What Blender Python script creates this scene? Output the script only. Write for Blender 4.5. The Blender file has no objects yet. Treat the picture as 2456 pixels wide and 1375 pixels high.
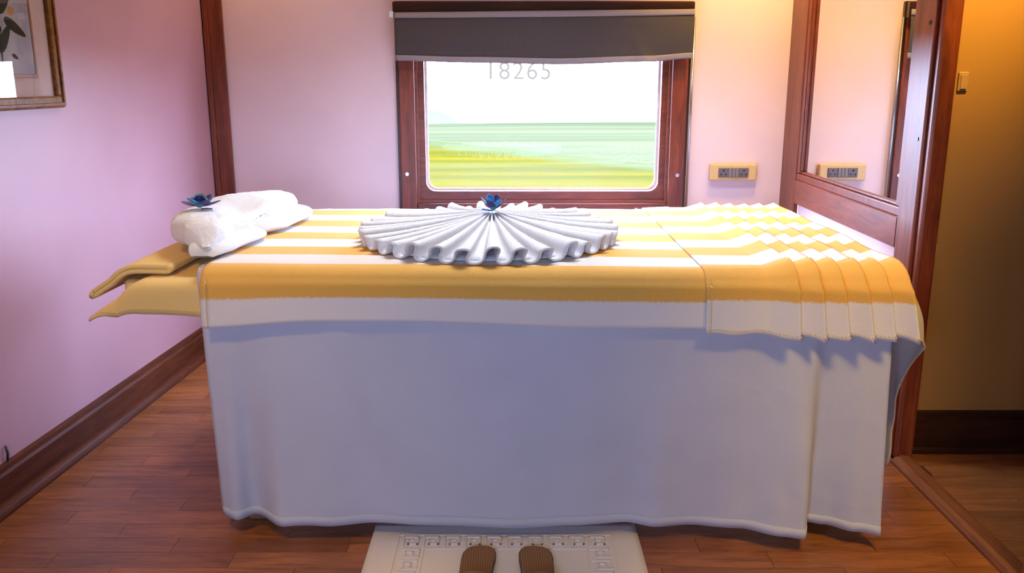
import bpy, bmesh, math, random
from mathutils import Vector, Matrix
from mathutils import noise as mnoise
random.seed(7)
PI = math.pi
scene = bpy.context.scene
C = scene.collection

# ------------------------------------------------------------------ camera
cam_d = bpy.data.cameras.new('camera')
cam_d.sensor_width = 36.0
cam_d.lens = 30.56
cam_d.clip_start = 0.02
cam_d.clip_end = 3000
cam = bpy.data.objects.new('camera', cam_d)
C.objects.link(cam)
cam.location = (0, 0, 1.2)
cam.rotation_euler = (math.radians(90 - 13.485), 0, 0)
scene.camera = cam

# ------------------------------------------------------------------ world: pale bright overcast sky
world = bpy.data.worlds.new('World')
scene.world = world
world.use_nodes = True
wn = world.node_tree.nodes; wl = world.node_tree.links
wn.clear()
w_out = wn.new('ShaderNodeOutputWorld'); w_bg = wn.new('ShaderNodeBackground')
w_tc = wn.new('ShaderNodeTexCoord'); w_sep = wn.new('ShaderNodeSeparateXYZ'); w_rmp = wn.new('ShaderNodeValToRGB')
wl.new(w_tc.outputs['Generated'], w_sep.inputs[0]); wl.new(w_sep.outputs['Z'], w_rmp.inputs[0])
w_rmp.color_ramp.elements[0].position = 0.0; w_rmp.color_ramp.elements[0].color = (0.54, 0.66, 1.0, 1)
w_rmp.color_ramp.elements[1].position = 0.9; w_rmp.color_ramp.elements[1].color = (0.42, 0.60, 1.0, 1)
wl.new(w_rmp.outputs[0], w_bg.inputs['Color'])
w_bg.inputs['Strength'].default_value = 48.0
wl.new(w_bg.outputs[0], w_out.inputs[0])

# ------------------------------------------------------------------ view
scene.view_settings.view_transform = 'Standard'
scene.view_settings.look = 'None'
scene.view_settings.gamma = 1.0
scene.view_settings.use_curve_mapping = False
scene.view_settings.exposure = 0.0
LAMP_COL = (1.0, 0.64, 0.14)

def portal(name, loc, rot, sx, sy):
    l = bpy.data.lights.new(name, 'AREA'); l.shape = 'RECTANGLE'; l.size = sx; l.size_y = sy
    l.cycles.is_portal = True
    o = bpy.data.objects.new(name, l); C.objects.link(o); o.location = loc; o.rotation_euler = rot
    return o
portal('window_portal', (0.137, 4.16, 1.06), (math.radians(-90), 0, 0), 1.06, 0.76)
portal('rear_window_portal', (-0.30, -0.63, 1.05), (math.radians(90), 0, 0), 0.76, 0.42)

# ------------------------------------------------------------------ material helpers
MATS = {}
def srgb(r, g, b):
    f = lambda c: (c/255/12.92) if c/255 <= 0.04045 else ((c/255+0.055)/1.055)**2.4
    return (f(r), f(g), f(b), 1)
class NT:
    def __init__(s, name):
        s.m = bpy.data.materials.new(name); s.m.use_nodes = True
        s.t = s.m.node_tree; s.n = s.t.nodes; s.l = s.t.links
        s.b = s.n['Principled BSDF']; s.out = s.n['Material Output']
        MATS[name] = s.m
    def node(s, typ, **kw):
        n = s.n.new(typ)
        for k, v in kw.items():
            if k.startswith('i_'):
                key = k[2:]
                key = int(key) if key.isdigit() else key.replace('_', ' ')
                n.inputs[key].default_value = v
            else: setattr(n, k, v)
        return n
    def link(s, a, b): s.l.new(a, b)
    def set(s, **kw):
        for k, v in kw.items(): s.b.inputs[k.replace('_', ' ')].default_value = v
    def coord(s, kind='Object', scale=(1,1,1), rnd=False):
        tc = s.node('ShaderNodeTexCoord'); mp = s.node('ShaderNodeMapping')
        mp.inputs['Scale'].default_value = scale
        s.link(tc.outputs[kind], mp.inputs['Vector'])
        if rnd:
            oi = s.node('ShaderNodeObjectInfo'); mu = s.node('ShaderNodeMath', operation='MULTIPLY'); mu.inputs[1].default_value = 47.0
            cx = s.node('ShaderNodeCombineXYZ')
            s.link(oi.outputs['Random'], mu.inputs[0])
            for i in range(3): s.link(mu.outputs[0], cx.inputs[i])
            s.link(cx.outputs[0], mp.inputs['Location'])
        return mp.outputs[0]
    def noise(s, vec, scale, detail=3, rough=0.5, dist=0.0):
        n = s.node('ShaderNodeTexNoise'); n.inputs['Scale'].default_value = scale
        n.inputs['Detail'].default_value = detail; n.inputs['Roughness'].default_value = rough
        n.inputs['Distortion'].default_value = dist
        s.link(vec, n.inputs['Vector']); return n.outputs['Fac']
    def ramp(s, fac, stops):
        r = s.node('ShaderNodeValToRGB'); e = r.color_ramp.elements
        while len(e) < len(stops): e.new(0.5)
        for i, (p, c) in enumerate(stops): e[i].position = p; e[i].color = c
        s.link(fac, r.inputs[0]); return r.outputs[0]
    def mix(s, fac, a, b, blend='MIX'):
        m = s.node('ShaderNodeMix', data_type='RGBA', blend_type=blend)
        for i, v in ((0, fac), (6, a), (7, b)):
            if hasattr(v, 'links'): s.link(v, m.inputs[i])
            else: m.inputs[i].default_value = v
        return m.outputs[2]
    def bump(s, h, strength=0.3, dist=0.002):
        b = s.node('ShaderNodeBump'); b.inputs['Strength'].default_value = strength; b.inputs['Distance'].default_value = dist
        s.link(h, b.inputs['Height']); s.link(b.outputs[0], s.b.inputs['Normal'])
    def col(s, sock): s.link(sock, s.b.inputs['Base Color'])

def mul(c, k): return (min(c[0]*k, 1), min(c[1]*k, 1), min(c[2]*k, 1), 1)

def m_wall(name, c, rough=0.55):
    t = NT(name); v = t.coord('Object')
    n = t.noise(v, 2.5, 4); t.col(t.ramp(n, [(0.3, mul(c, 0.94)), (0.7, mul(c, 1.04))]))
    t.set(Roughness=rough); t.bump(t.noise(v, 260, 2), 0.06, 0.001)
def m_wood(name, dark, light, rough=0.3, grain=(2, 2, 2), scale=9, coat=0.0, rnd=False, spread=0.18):
    t = NT(name); v = t.coord('Object', grain, rnd)
    n1 = t.noise(v, scale, 6, 0.6, 0.8); n2 = t.noise(v, scale*5, 3, 0.6)
    c = t.ramp(n1, [(0.32, dark), (0.68, light)])
    c = t.mix(t.ramp(n2, [(0.35, (0.35,)*3+(1,)), (0.6, (0, 0, 0, 1))]), c, mul(dark, 0.6))
    if rnd:
        oi = t.node('ShaderNodeObjectInfo')
        k = t.ramp(oi.outputs['Random'], [(0, (1-spread,)*3+(1,)), (1, (1+spread, 1+spread*0.9, 1+spread*0.8, 1))])
        c = t.mix(1.0, c, k, 'MULTIPLY')
    t.col(c); t.set(Roughness=rough)
    t.b.inputs['Coat Weight'].default_value = coat; t.b.inputs['Coat Roughness'].default_value = 0.28
    t.bump(n2, 0.08, 0.001)
def m_plain(name, c, rough=0.5, metal=0.0, var=0.06, scale=30):
    t = NT(name); n = t.noise(t.coord('Object'), scale, 3)
    t.col(t.ramp(n, [(0.3, mul(c, 1-var)), (0.7, mul(c, 1+var))])); t.set(Roughness=rough, Metallic=metal)
def m_terry(name, c, bump=0.5, sheen=0.1, transl=0.12, scale=420):
    t = NT(name); v = t.coord('Object')
    n = t.noise(v, scale, 2, 0.6); n2 = t.noise(v, 6, 3)
    t.col(t.ramp(n2, [(0.3, mul(c, 0.96)), (0.7, mul(c, 1.02))]))
    t.set(Roughness=0.95); t.b.inputs['Sheen Weight'].default_value = sheen; t.b.inputs['Sheen Roughness'].default_value = 0.6
    t.bump(n, bump, 0.003)
    if transl:
        tr = t.node('ShaderNodeBsdfTranslucent'); tr.inputs['Color'].default_value = mul(c, 0.95)
        mx = t.node('ShaderNodeMixShader'); mx.inputs[0].default_value = transl
        t.link(t.b.outputs[0], mx.inputs[1]); t.link(tr.outputs[0], mx.inputs[2]); t.link(mx.outputs[0], t.out.inputs[0])

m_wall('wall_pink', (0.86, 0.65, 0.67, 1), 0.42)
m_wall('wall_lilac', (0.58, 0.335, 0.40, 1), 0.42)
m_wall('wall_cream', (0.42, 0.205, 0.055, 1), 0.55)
m_wall('ceiling_white', (0.62, 0.54, 0.50, 1), 0.6)
m_wood('anti_bounce_wood', (0.07, 0.018, 0.008, 1), (0.16, 0.045, 0.018, 1), 0.4, (5, 5, 0.7), 5, 0.2)  # dark panelling invented for the unseen walls to cut bounce light
m_wood('mahogany', (0.13, 0.025, 0.010, 1), (0.30, 0.060, 0.022, 1), 0.40, (6, 6, 0.7), 6, 0.10)
m_wood('mahogany_beam', (0.13, 0.025, 0.010, 1), (0.30, 0.060, 0.022, 1), 0.40, (0.7, 6, 6), 6, 0.10)
m_wood('mahogany_rail', (0.15, 0.030, 0.012, 1), (0.32, 0.066, 0.026, 1), 0.40, (6, 0.7, 6), 6, 0.10)
m_wood('dark_wood', (0.020, 0.006, 0.003, 1), (0.06, 0.016, 0.008, 1), 0.35, (0.7, 6, 6), 6, 0.2)
m_wood('baseboard_wood', (0.075, 0.018, 0.007, 1), (0.16, 0.042, 0.016, 1), 0.55, (6, 0.7, 6), 5, 0.0)
MATS['baseboard_wood'].node_tree.nodes['Principled BSDF'].inputs['Specular IOR Level'].default_value = 0.2
m_wood('plank_wood', (0.20, 0.064, 0.020, 1), (0.41, 0.155, 0.050, 1), 0.38, (1.6, 13, 13), 3.2, 0.08, True, 0.20)
m_wood('tan_wood', (0.22, 0.10, 0.045, 1), (0.36, 0.17, 0.08, 1), 0.45, (6, 6, 0.7), 5, 0.1)
m_wood('threshold_wood', (0.17, 0.055, 0.020, 1), (0.30, 0.11, 0.045, 1), 0.4, (6, 0.8, 6), 5, 0.1)
m_wood('gold_frame', (0.17, 0.062, 0.014, 1), (0.40, 0.18, 0.05, 1), 0.45, (4, 4, 4), 8, 0.05)
MATS['gold_frame'].node_tree.nodes['Principled BSDF'].inputs['Specular IOR Level'].default_value = 0.2
m_plain('plank_gap', (0.05, 0.018, 0.008, 1), 0.8)
m_plain('steel', (0.62, 0.62, 0.64, 1), 0.28, 1.0)
m_plain('rubber_white', (0.80, 0.80, 0.82, 1), 0.6)
m_plain('socket_plate', (0.74, 0.50, 0.22, 1), 0.35)
m_plain('socket_grey', (0.16, 0.13, 0.15, 1), 0.4)
m_plain('black_hole', (0.008, 0.008, 0.01, 1), 0.6)
m_plain('switch_grey', (0.24, 0.20, 0.20, 1), 0.35)
m_plain('plate_tan', (0.48, 0.27, 0.10, 1), 0.5)
m_plain('slipper_edge', (0.14, 0.062, 0.022, 1), 0.7)
m_plain('black_plastic', (0.02, 0.02, 0.022, 1), 0.4)
m_plain('mat_board', (0.66, 0.50, 0.44, 1), 0.8)
m_plain('liner_gold', (0.36, 0.16, 0.08, 1), 0.4)
m_terry('terry_white', (0.86, 0.84, 0.86, 1), 0.9, scale=300)
m_terry('terry_cream', (0.90, 0.63, 0.23, 1), 0.35)
m_terry('terry_mat', (0.90, 0.84, 0.80, 1), 0.5)
m_terry('sheet_white', (0.70, 0.70, 0.80, 1), 0.10, 0.03, 0.25, 900)
t = next(m for m in [MATS['sheet_white']]).node_tree
tcn = t.nodes.new('ShaderNodeTexCoord'); nn = t.nodes.new('ShaderNodeTexNoise'); nn.inputs['Scale'].default_value = 5.5; nn.inputs['Detail'].default_value = 6; nn.inputs['Roughness'].default_value = 0.45; nn.inputs['Distortion'].default_value = 1.2
bn = t.nodes.new('ShaderNodeBump'); bn.inputs['Strength'].default_value = 0.30; bn.inputs['Distance'].default_value = 0.018
t.links.new(tcn.outputs['Object'], nn.inputs['Vector']); t.links.new(nn.outputs['Fac'], bn.inputs['Height']); t.links.new(bn.outputs[0], t.nodes['Principled BSDF'].inputs['Normal'])
m_terry('hem_thread', (0.80, 0.60, 0.25, 1), 0.2)

# striped towel: UV.y counts metres across the stripes
t = NT('terry_stripe')
uv = t.node('ShaderNodeUVMap'); sp = t.node('ShaderNodeSeparateXYZ'); t.link(uv.outputs[0], sp.inputs[0])
ob = t.coord('Object'); fz = t.noise(ob, 160, 2); mm = t.node('ShaderNodeMath', operation='MULTIPLY_ADD'); mm.inputs[1].default_value = 0.010
t.link(fz, mm.inputs[0]); t.link(sp.outputs['Y'], mm.inputs[2])
pp = t.node('ShaderNodeMath', operation='PINGPONG'); pp.inputs[1].default_value = 0.116
t.link(mm.outputs[0], pp.inputs[0])
mr = t.node('ShaderNodeMapRange'); mr.inputs['From Min'].default_value = 0.055; mr.inputs['From Max'].default_value = 0.061
t.link(pp.outputs[0], mr.inputs['Value'])
t.col(t.mix(mr.outputs[0], (0.78, 0.72, 0.68, 1), (0.80, 0.43, 0.080, 1)))
t.set(Roughness=0.95); t.b.inputs['Sheen Weight'].default_value = 0.08; t.b.inputs['Sheen Roughness'].default_value = 0.6
t.bump(t.noise(ob, 420, 2, 0.6), 0.5, 0.003)

# blind fabric: fine woven grey-brown
t = NT('blind_fabric'); v = t.coord('Object')
w1 = t.node('ShaderNodeTexWave', wave_type='BANDS', bands_direction='X'); w1.inputs['Scale'].default_value = 60
w2 = t.node('ShaderNodeTexWave', wave_type='BANDS', bands_direction='Z'); w2.inputs['Scale'].default_value = 60
t.link(v, w1.inputs['Vector']); t.link(v, w2.inputs['Vector'])
wm = t.mix(0.5, w1.outputs['Color'], w2.outputs['Color'])
t.col(t.ramp(wm, [(0.2, (0.050, 0.038, 0.036, 1)), (0.8, (0.100, 0.078, 0.074, 1))])); t.set(Roughness=0.9); t.bump(wm, 0.3, 0.001)
t = NT('blind_hem'); v = t.coord('Object')
w1 = t.node('ShaderNodeTexWave', wave_type='BANDS', bands_direction='X'); w1.inputs['Scale'].default_value = 70
t.link(v, w1.inputs['Vector'])
t.col(t.ramp(w1.outputs['Color'], [(0.2, (0.24, 0.19, 0.20, 1)), (0.8, (0.36, 0.30, 0.31, 1))])); t.set(Roughness=0.9)

# slipper insole: woven
t = NT('insole_weave'); v = t.coord('Object')
w1 = t.node('ShaderNodeTexChecker'); w1.inputs['Scale'].default_value = 230
mp = t.node('ShaderNodeMapping'); mp.inputs['Rotation'].default_value = (0, 0, 0.75); t.link(v, mp.inputs[0]); t.link(mp.outputs[0], w1.inputs['Vector'])
w1.inputs['Color1'].default_value = (0.33, 0.17, 0.065, 1); w1.inputs['Color2'].default_value = (0.16, 0.075, 0.028, 1)
t.col(w1.outputs['Color']); t.set(Roughness=0.75); t.bump(w1.outputs['Fac'], 0.5, 0.002)

# glass panes: clear pane with a weak reflection
def m_glass(name, refl, tint=(1, 1, 1, 1)):
    t = NT(name)
    tr = t.node('ShaderNodeBsdfTransparent'); tr.inputs[0].default_value = tint
    gl = t.node('ShaderNodeBsdfGlossy'); gl.inputs['Roughness'].default_value = 0.01
    mx = t.node('ShaderNodeMixShader'); mx.inputs[0].default_value = refl
    t.link(tr.outputs[0], mx.inputs[1]); t.link(gl.outputs[0], mx.inputs[2]); t.link(mx.outputs[0], t.out.inputs[0])
m_glass('pane_glass', 0.04)
m_glass('picture_glass', 0.10)
t = NT('mirror_glass'); t.set(Metallic=1.0, Roughness=0.01); t.b.inputs['Base Color'].default_value = (0.93, 0.94, 0.94, 1)
t = NT('numeral_paint')   # thin film of paint that the daylight shines through
tr = t.node('ShaderNodeBsdfTransparent'); tr.inputs[0].default_value = (0.0250, 0.0210, 0.0145, 1); t.link(tr.outputs[0], t.out.inputs[0])

# botanical print behind the picture glass
t = NT('print_paper'); v = t.coord('Object')
n = t.noise(v, 14, 4); t.col(t.ramp(n, [(0.35, (0.42, 0.42, 0.52, 1)), (0.65, (0.60, 0.56, 0.58, 1))])); t.set(Roughness=0.8)
m_plain('leaf_ink', (0.030, 0.040, 0.014, 1), 0.8, 0, 0.3)
m_plain('bloom_ink', (0.62, 0.36, 0.12, 1), 0.8, 0, 0.2)

# orchid petals
def m_petal(name, c1, c2):
    t = NT(name); v = t.coord('Object'); n = t.noise(v, 60, 3)
    t.col(t.ramp(n, [(0.38, c1), (0.62, c2)])); t.set(Roughness=0.45); t.b.inputs['Sheen Weight'].default_value = 0.3
m_petal('petal_indigo', (0.008, 0.006, 0.07, 1), (0.025, 0.015, 0.22, 1))
m_petal('petal_cyan', (0.01, 0.10, 0.36, 1), (0.03, 0.42, 0.72, 1))
m_petal('petal_teal', (0.01, 0.08, 0.16, 1), (0.02, 0.28, 0.26, 1))
m_petal('stem_green', (0.02, 0.06, 0.05, 1), (0.03, 0.10, 0.10, 1))

# land outside: long thin crop rows running along the track
def m_field(name, stops, sx, sy, pale, far=None, blend=(0.9, 1.0)):
    t = NT(name); v = t.coord('Object', (sx, sy, 1))
    n = t.noise(v, 1.0, 4, 0.5); n2 = t.noise(v, 2.6, 2, 0.5)
    c = t.ramp(n, stops)
    c = t.mix(t.ramp(n2, [(0.42, (0.45,)*3+(1,)), (0.64, (0, 0, 0, 1))]), c, pale)
    if far:
        uv = t.node('ShaderNodeUVMap'); sp = t.node('ShaderNodeSeparateXYZ'); t.link(uv.outputs[0], sp.inputs[0])
        ma = t.node('ShaderNodeMath', operation='MULTIPLY_ADD'); ma.inputs[1].default_value = 0.10
        t.link(n2, ma.inputs[0]); t.link(sp.outputs['Y'], ma.inputs[2])
        c = t.mix(t.ramp(ma.outputs[0], [(blend[0], (0, 0, 0, 1)), (blend[1], (1, 1, 1, 1))]), c, far)
    t.col(c); t.set(Roughness=1.0); t.b.inputs['Specular IOR Level'].default_value = 0.0
m_field('yellow_crop', [(0.32, (0.0150, 0.0172, 0.0004, 1)), (0.48, (0.0265, 0.0230, 0.0005, 1)), (0.62, (0.0430, 0.0300, 0.0008, 1))], 0.010, 0.28, (0.040, 0.031, 0.0045, 1), (0.031, 0.0325, 0.0125, 1), (0.94, 1.0))
m_field('green_crop', [(0.30, (0.0200, 0.0215, 0.0080, 1)), (0.48, (0.0300, 0.0300, 0.0118, 1)), (0.70, (0.043, 0.038, 0.018, 1))], 0.006, 0.15, (0.043, 0.040, 0.023, 1))
m_field('far_hill', [(0.3, (0.043, 0.043, 0.030, 1)), (0.7, (0.046, 0.045, 0.031, 1))], 0.01, 0.01, (0.045, 0.044, 0.030, 1))  # distance haze is put into the hill colour
m_plain('hedge_green', (0.014, 0.016, 0.010, 1), 1.0)

t = NT('lamp_glow'); e = t.node('ShaderNodeEmission'); e.inputs[0].default_value = LAMP_COL+(1,); e.inputs[1].default_value = 8
t.link(e.outputs[0], t.out.inputs[0])

# ------------------------------------------------------------------ mesh helpers
def tag(o, label=None, cat=None, group=None, kind=None):
    if label: o['label'] = label
    if cat: o['category'] = cat
    if group: o['group'] = group
    if kind: o['kind'] = kind
    return o
def empty(name, loc=(0, 0, 0), rz=0.0):
    o = bpy.data.objects.new(name, None); C.objects.link(o); o.location = loc; o.rotation_euler = (0, 0, rz); o.empty_display_size = 0.05
    return o
def link_mesh(name, me, mat, parent=None, loc=(0, 0, 0), rot=(0, 0, 0)):
    o = bpy.data.objects.new(name, me); C.objects.link(o); o.parent = parent; o.location = loc; o.rotation_euler = rot
    if mat and not me.materials: me.materials.append(MATS[mat])
    return o
def bm_obj(name, bm, mat, parent=None, loc=(0, 0, 0), rot=(0, 0, 0), smooth=False):
    bmesh.ops.recalc_face_normals(bm, faces=bm.faces[:])
    me = bpy.data.meshes.new(name); bm.to_mesh(me); bm.free()
    if smooth:
        for p in me.polygons: p.use_smooth = True
    return link_mesh(name, me, mat, parent, loc, rot)
def add_box(bm, x0, x1, y0, y1, z0, z1, bev=0.0, seg=1):
    vs = [bm.verts.new(p) for p in ((x0,y0,z0),(x1,y0,z0),(x1,y1,z0),(x0,y1,z0),(x0,y0,z1),(x1,y0,z1),(x1,y1,z1),(x0,y1,z1))]
    fs = [bm.faces.new([vs[i] for i in f]) for f in ((3,2,1,0),(4,5,6,7),(0,1,5,4),(1,2,6,5),(2,3,7,6),(3,0,4,7))]
    if bev:
        es = list({e for f in fs for e in f.edges})
        bmesh.ops.bevel(bm, geom=es, offset=bev, segments=seg, affect='EDGES', profile=0.5)
def box(name, x0, x1, y0, y1, z0, z1, mat, parent=None, bev=0.0, seg=1, loc=(0,0,0), rot=(0,0,0)):
    bm = bmesh.new(); add_box(bm, x0, x1, y0, y1, z0, z1, bev, seg)
    return bm_obj(name, bm, mat, parent, loc, rot)
def multi_box(name, boxes, mat, parent=None, bev=0.0, loc=(0,0,0), rot=(0,0,0)):
    bm = bmesh.new()
    for b in boxes: add_box(bm, *b, bev)
    return bm_obj(name, bm, mat, parent, loc, rot)
def prism(name, pts, axis, a0, a1, mat, parent=None, loc=(0,0,0), rot=(0,0,0), smooth=False):
    # closed outline pts (p,q) extruded along axis x / y / z
    bm = bmesh.new()
    def P(p, q, a): return {'x': (a, p, q), 'y': (p, a, q), 'z': (p, q, a)}[axis]
    A = [bm.verts.new(P(p, q, a0)) for p, q in pts]; B = [bm.verts.new(P(p, q, a1)) for p, q in pts]
    n = len(pts)
    bm.faces.new(A); bm.faces.new(B[::-1])
    for i in range(n): bm.faces.new([A[i], B[i], B[(i+1) % n], A[(i+1) % n]])
    return bm_obj(name, bm, mat, parent, loc, rot, smooth)
def cyl(name, r, h, mat, parent=None, loc=(0,0,0), rot=(0,0,0), n=24, r2=None):
    bm = bmesh.new(); bmesh.ops.create_cone(bm, cap_ends=True, segments=n, radius1=r, radius2=r if r2 is None else r2, depth=h)
    return bm_obj(name, bm, mat, parent, loc, rot)
def rr_loop(x0, x1, z0, z1, r, n=6):
    pts = []
    for cx, cz, a in ((x1-r, z1-r, 0), (x0+r, z1-r, 90), (x0+r, z0+r, 180), (x1-r, z0+r, 270)):
        for k in range(n+1):
            b = math.radians(a + 90*k/n); pts.append((cx+r*math.cos(b), cz+r*math.sin(b)))
    return pts
def ring(name, outer, inner, y0, y1, mat, parent=None, ro=0.002, ri=0.002, n=6):
    # rectangular ring in the XZ plane, y0 (room side) .. y1
    bm = bmesh.new(); o = rr_loop(*outer, ro, n); i = rr_loop(*inner, ri, n); N = len(o)
    L = {}
    for key, pts, y in (('of', o, y0), ('if', i, y0), ('ob', o, y1), ('ib', i, y1)):
        L[key] = [bm.verts.new((x, y, z)) for x, z in pts]
    for k in range(N):
        j = (k+1) % N
        for a, b in (('of','if'), ('ob','ib'), ('of','ob'), ('if','ib')):
            bm.faces.new([L[a][k], L[a][j], L[b][j], L[b][k]])
    return bm_obj(name, bm, mat, parent)
def grid(name, nu, nv, f, mat, parent=None, uvf=None, thick=0.0, closed_u=False, offset=0.0, subsurf=0, loc=(0,0,0), rot=(0,0,0)):
    verts = []; faces = []; uvs = []
    for j in range(nv+1):
        for i in range(nu+1):
            u, v = i/nu, j/nv; verts.append(f(u, v)); uvs.append(uvf(u, v) if uvf else (u, v))
    W = nu+1
    for j in range(nv):
        for i in range(nu): faces.append((j*W+i, j*W+i+1, (j+1)*W+i+1, (j+1)*W+i))
    me = bpy.data.meshes.new(name); me.from_pydata(verts, [], faces)
    ul = me.uv_layers.new(name='UVMap')
    for p in me.polygons:
        p.use_smooth = True
        for li in p.loop_indices: ul.data[li].uv = uvs[me.loops[li].vertex_index]
    if closed_u:
        bm = bmesh.new(); bm.from_mesh(me); bmesh.ops.remove_doubles(bm, verts=bm.verts[:], dist=1e-5); bm.to_mesh(me); bm.free()
    me.update()
    o = link_mesh(name, me, mat, parent, loc, rot)
    if thick:
        s = o.modifiers.new('thick', 'SOLIDIFY'); s.thickness = thick; s.offset = offset
    if subsurf:
        s = o.modifiers.new('sub', 'SUBSURF'); s.levels = subsurf; s.render_levels = subsurf
    return o
def tube(name, pts, r, mat, parent=None, n=8, loc=(0,0,0), rot=(0,0,0), taper=None):
    bm = bmesh.new(); P = [Vector(p) for p in pts]; rings = []
    for i, p in enumerate(P):
        d = (P[min(i+1, len(P)-1)] - P[max(i-1, 0)]).normalized()
        a = d.orthogonal().normalized(); b = d.cross(a)
        if rings and i: # keep frame steady
            a = (pa - d*pa.dot(d)).normalized(); b = d.cross(a)
        pa = a; rr = r*(taper[i] if taper else 1)
        rings.append([bm.verts.new(p + (a*math.cos(2*PI*k/n) + b*math.sin(2*PI*k/n))*rr) for k in range(n)])
    for A, B in zip(rings, rings[1:]):
        for k in range(n): bm.faces.new([A[k], A[(k+1) % n], B[(k+1) % n], B[k]])
    bm.faces.new(rings[0][::-1]); bm.faces.new(rings[-1])
    return bm_obj(name, bm, mat, parent, loc, rot, True)
def copy_tree(o, parent=None):
    c = o.copy(); C.objects.link(c); c.parent = parent
    for ch in list(o.children): copy_tree(ch, c)
    return c
def smooth01(t): t = max(0, min(1, t)); return t*t*(3-2*t)
def lerp(a, b, t): return a+(b-a)*t
def interp(pts, x):
    if x <= pts[0][0]: return pts[0][1]
    for (a, b), (c, d) in zip(pts, pts[1:]):
        if x <= c: return lerp(b, d, smooth01((x-a)/(c-a)))
    return pts[-1][1]
def nz(x, y, z=0.0): return mnoise.noise(Vector((x, y, z)))

# ------------------------------------------------------------------ room shell
YB = 4.0          # inner face of the window wall
CEIL = 2.3
YR = -0.5         # inner face of the wall behind the camera
PX = 1.234        # face of the mirror partition's woodwork
PANG = 0.0597     # the side wall runs slightly askew
def LW(y): return -1.36 - (YB-y)*PANG
LROT = -math.atan(PANG)

fl = box('floor', -1.85, PX+0.054, YR-0.2, YB+0.2, -0.08, -0.006, 'plank_gap')
tag(fl, 'reddish brown strip laminate floor of the treatment room', 'floor', kind='structure')
fc = box('floor_corridor', PX+0.055, 2.7, YR-0.2, 2.9, -0.08, -0.006, 'plank_gap')
tag(fc, 'dark laminate floor beyond the threshold strip', 'floor', kind='structure')
PL, PW = 0.46, 0.074
def plank_mesh(L):
    bm = bmesh.new(); add_box(bm, 0.0006, L-0.0006, 0.0006, PW-0.0006, -0.006, 0.0, 0.0)
    for f in bm.faces[:]:
        if f.normal.z > 0.9: pass
    me = bpy.data.meshes.new('plank'); bm.to_mesh(me); bm.free(); me.materials.append(MATS['plank_wood']); return me
PMESH = plank_mesh(PL)
def lay(parent, x0, x1, y0, y1, offs):
    y = y0; r = 0
    while y < y1:
        s = x0 - (r*offs % PL)
        x = s
        while x < x1-0.01:
            a, b = max(x, x0), min(x+PL, x1)
            if b-a > 0.02:
                if a == x and b == x+PL: o = link_mesh('plank', PMESH, None, parent, (x, y, 0))
                else: o = link_mesh('plank', plank_mesh(b-a), None, parent, (a, y, 0))
            x += PL
        y += PW; r += 1
lay(fl, -1.52, PX, 1.52, YB, 0.173)
lay(fc, PX+0.056, 2.7, 1.52, 2.66, 0.211)
def plank_rest(parent, x0, x1, y0, y1):
    bm = bmesh.new(); y = y0; r = 0
    while y < y1-0.001:
        x = x0-(r*0.173 % PL)
        while x < x1:
            a, b = max(x, x0), min(x+PL, x1)
            if b-a > 0.01: add_box(bm, a+0.0006, b-0.0006, y+0.0006, min(y+PW, y1)-0.0006, -0.006, 0.0)
            x += PL
        y += PW; r += 1
    o = bm_obj('planks_near_door', bm, 'plank_wood', parent); o['kind'] = 'stuff'
plank_rest(fl, -1.75, PX, YR, 1.52)
plank_rest(fc, PX+0.056, 2.7, YR, 1.52)

# ceiling
tag(box('ceiling', -1.85, 2.75, YR-0.2, YB+0.2, CEIL, CEIL+0.06, 'ceiling_white'), 'plain pale ceiling with recessed lamps', 'ceiling', kind='structure')

# window wall with its opening (opening -0.42..0.69 x 0.66..1.46)
OX0, OX1, OZ0, OZ1 = -0.45, 0.725, 0.63, 1.47
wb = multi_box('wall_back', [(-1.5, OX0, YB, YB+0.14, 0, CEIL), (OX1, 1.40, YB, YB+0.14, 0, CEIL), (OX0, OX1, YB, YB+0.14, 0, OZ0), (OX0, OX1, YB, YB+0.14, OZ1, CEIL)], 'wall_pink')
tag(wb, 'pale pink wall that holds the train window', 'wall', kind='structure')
# side wall (askew)
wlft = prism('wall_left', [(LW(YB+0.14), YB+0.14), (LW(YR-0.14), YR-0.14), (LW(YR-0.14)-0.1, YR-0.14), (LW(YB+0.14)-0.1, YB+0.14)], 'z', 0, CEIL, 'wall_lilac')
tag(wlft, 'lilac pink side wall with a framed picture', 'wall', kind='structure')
# wall behind the camera with two windows
RW = [(-0.68, 0.08)]; RZ = (0.84, 1.26)
bx = [(-1.85, RW[0][0], YR-0.14, YR, 0, CEIL), (RW[0][1], 2.7, YR-0.14, YR, 0, CEIL)]
for a, b in RW: bx += [(a, b, YR-0.14, YR, 0, RZ[0]), (a, b, YR-0.14, YR, RZ[1], CEIL)]
tag(multi_box('wall_front', bx, 'anti_bounce_wood'), 'wall with one window behind the viewer, dark panelling added to cut bounce', 'wall', kind='structure')
for i, (a, b) in enumerate(RW):
    w = empty('window_%d' % (i+2), ((a+b)/2, YR, RZ[0])); cx = (a+b)/2
    tag(w, 'smaller wood framed train window behind the viewer', 'window', kind='structure')
    r_ = ring('casing', (a-cx-0.06, b-cx+0.06, -0.06, RZ[1]-RZ[0]+0.06), (a-cx+0.03, b-cx-0.03, 0.03, RZ[1]-RZ[0]-0.03), -0.05, 0.02, 'mahogany', w, 0.004, 0.04)
    box('pane', a-cx, b-cx, -0.07, -0.064, 0, RZ[1]-RZ[0], 'pane_glass', w)

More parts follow.
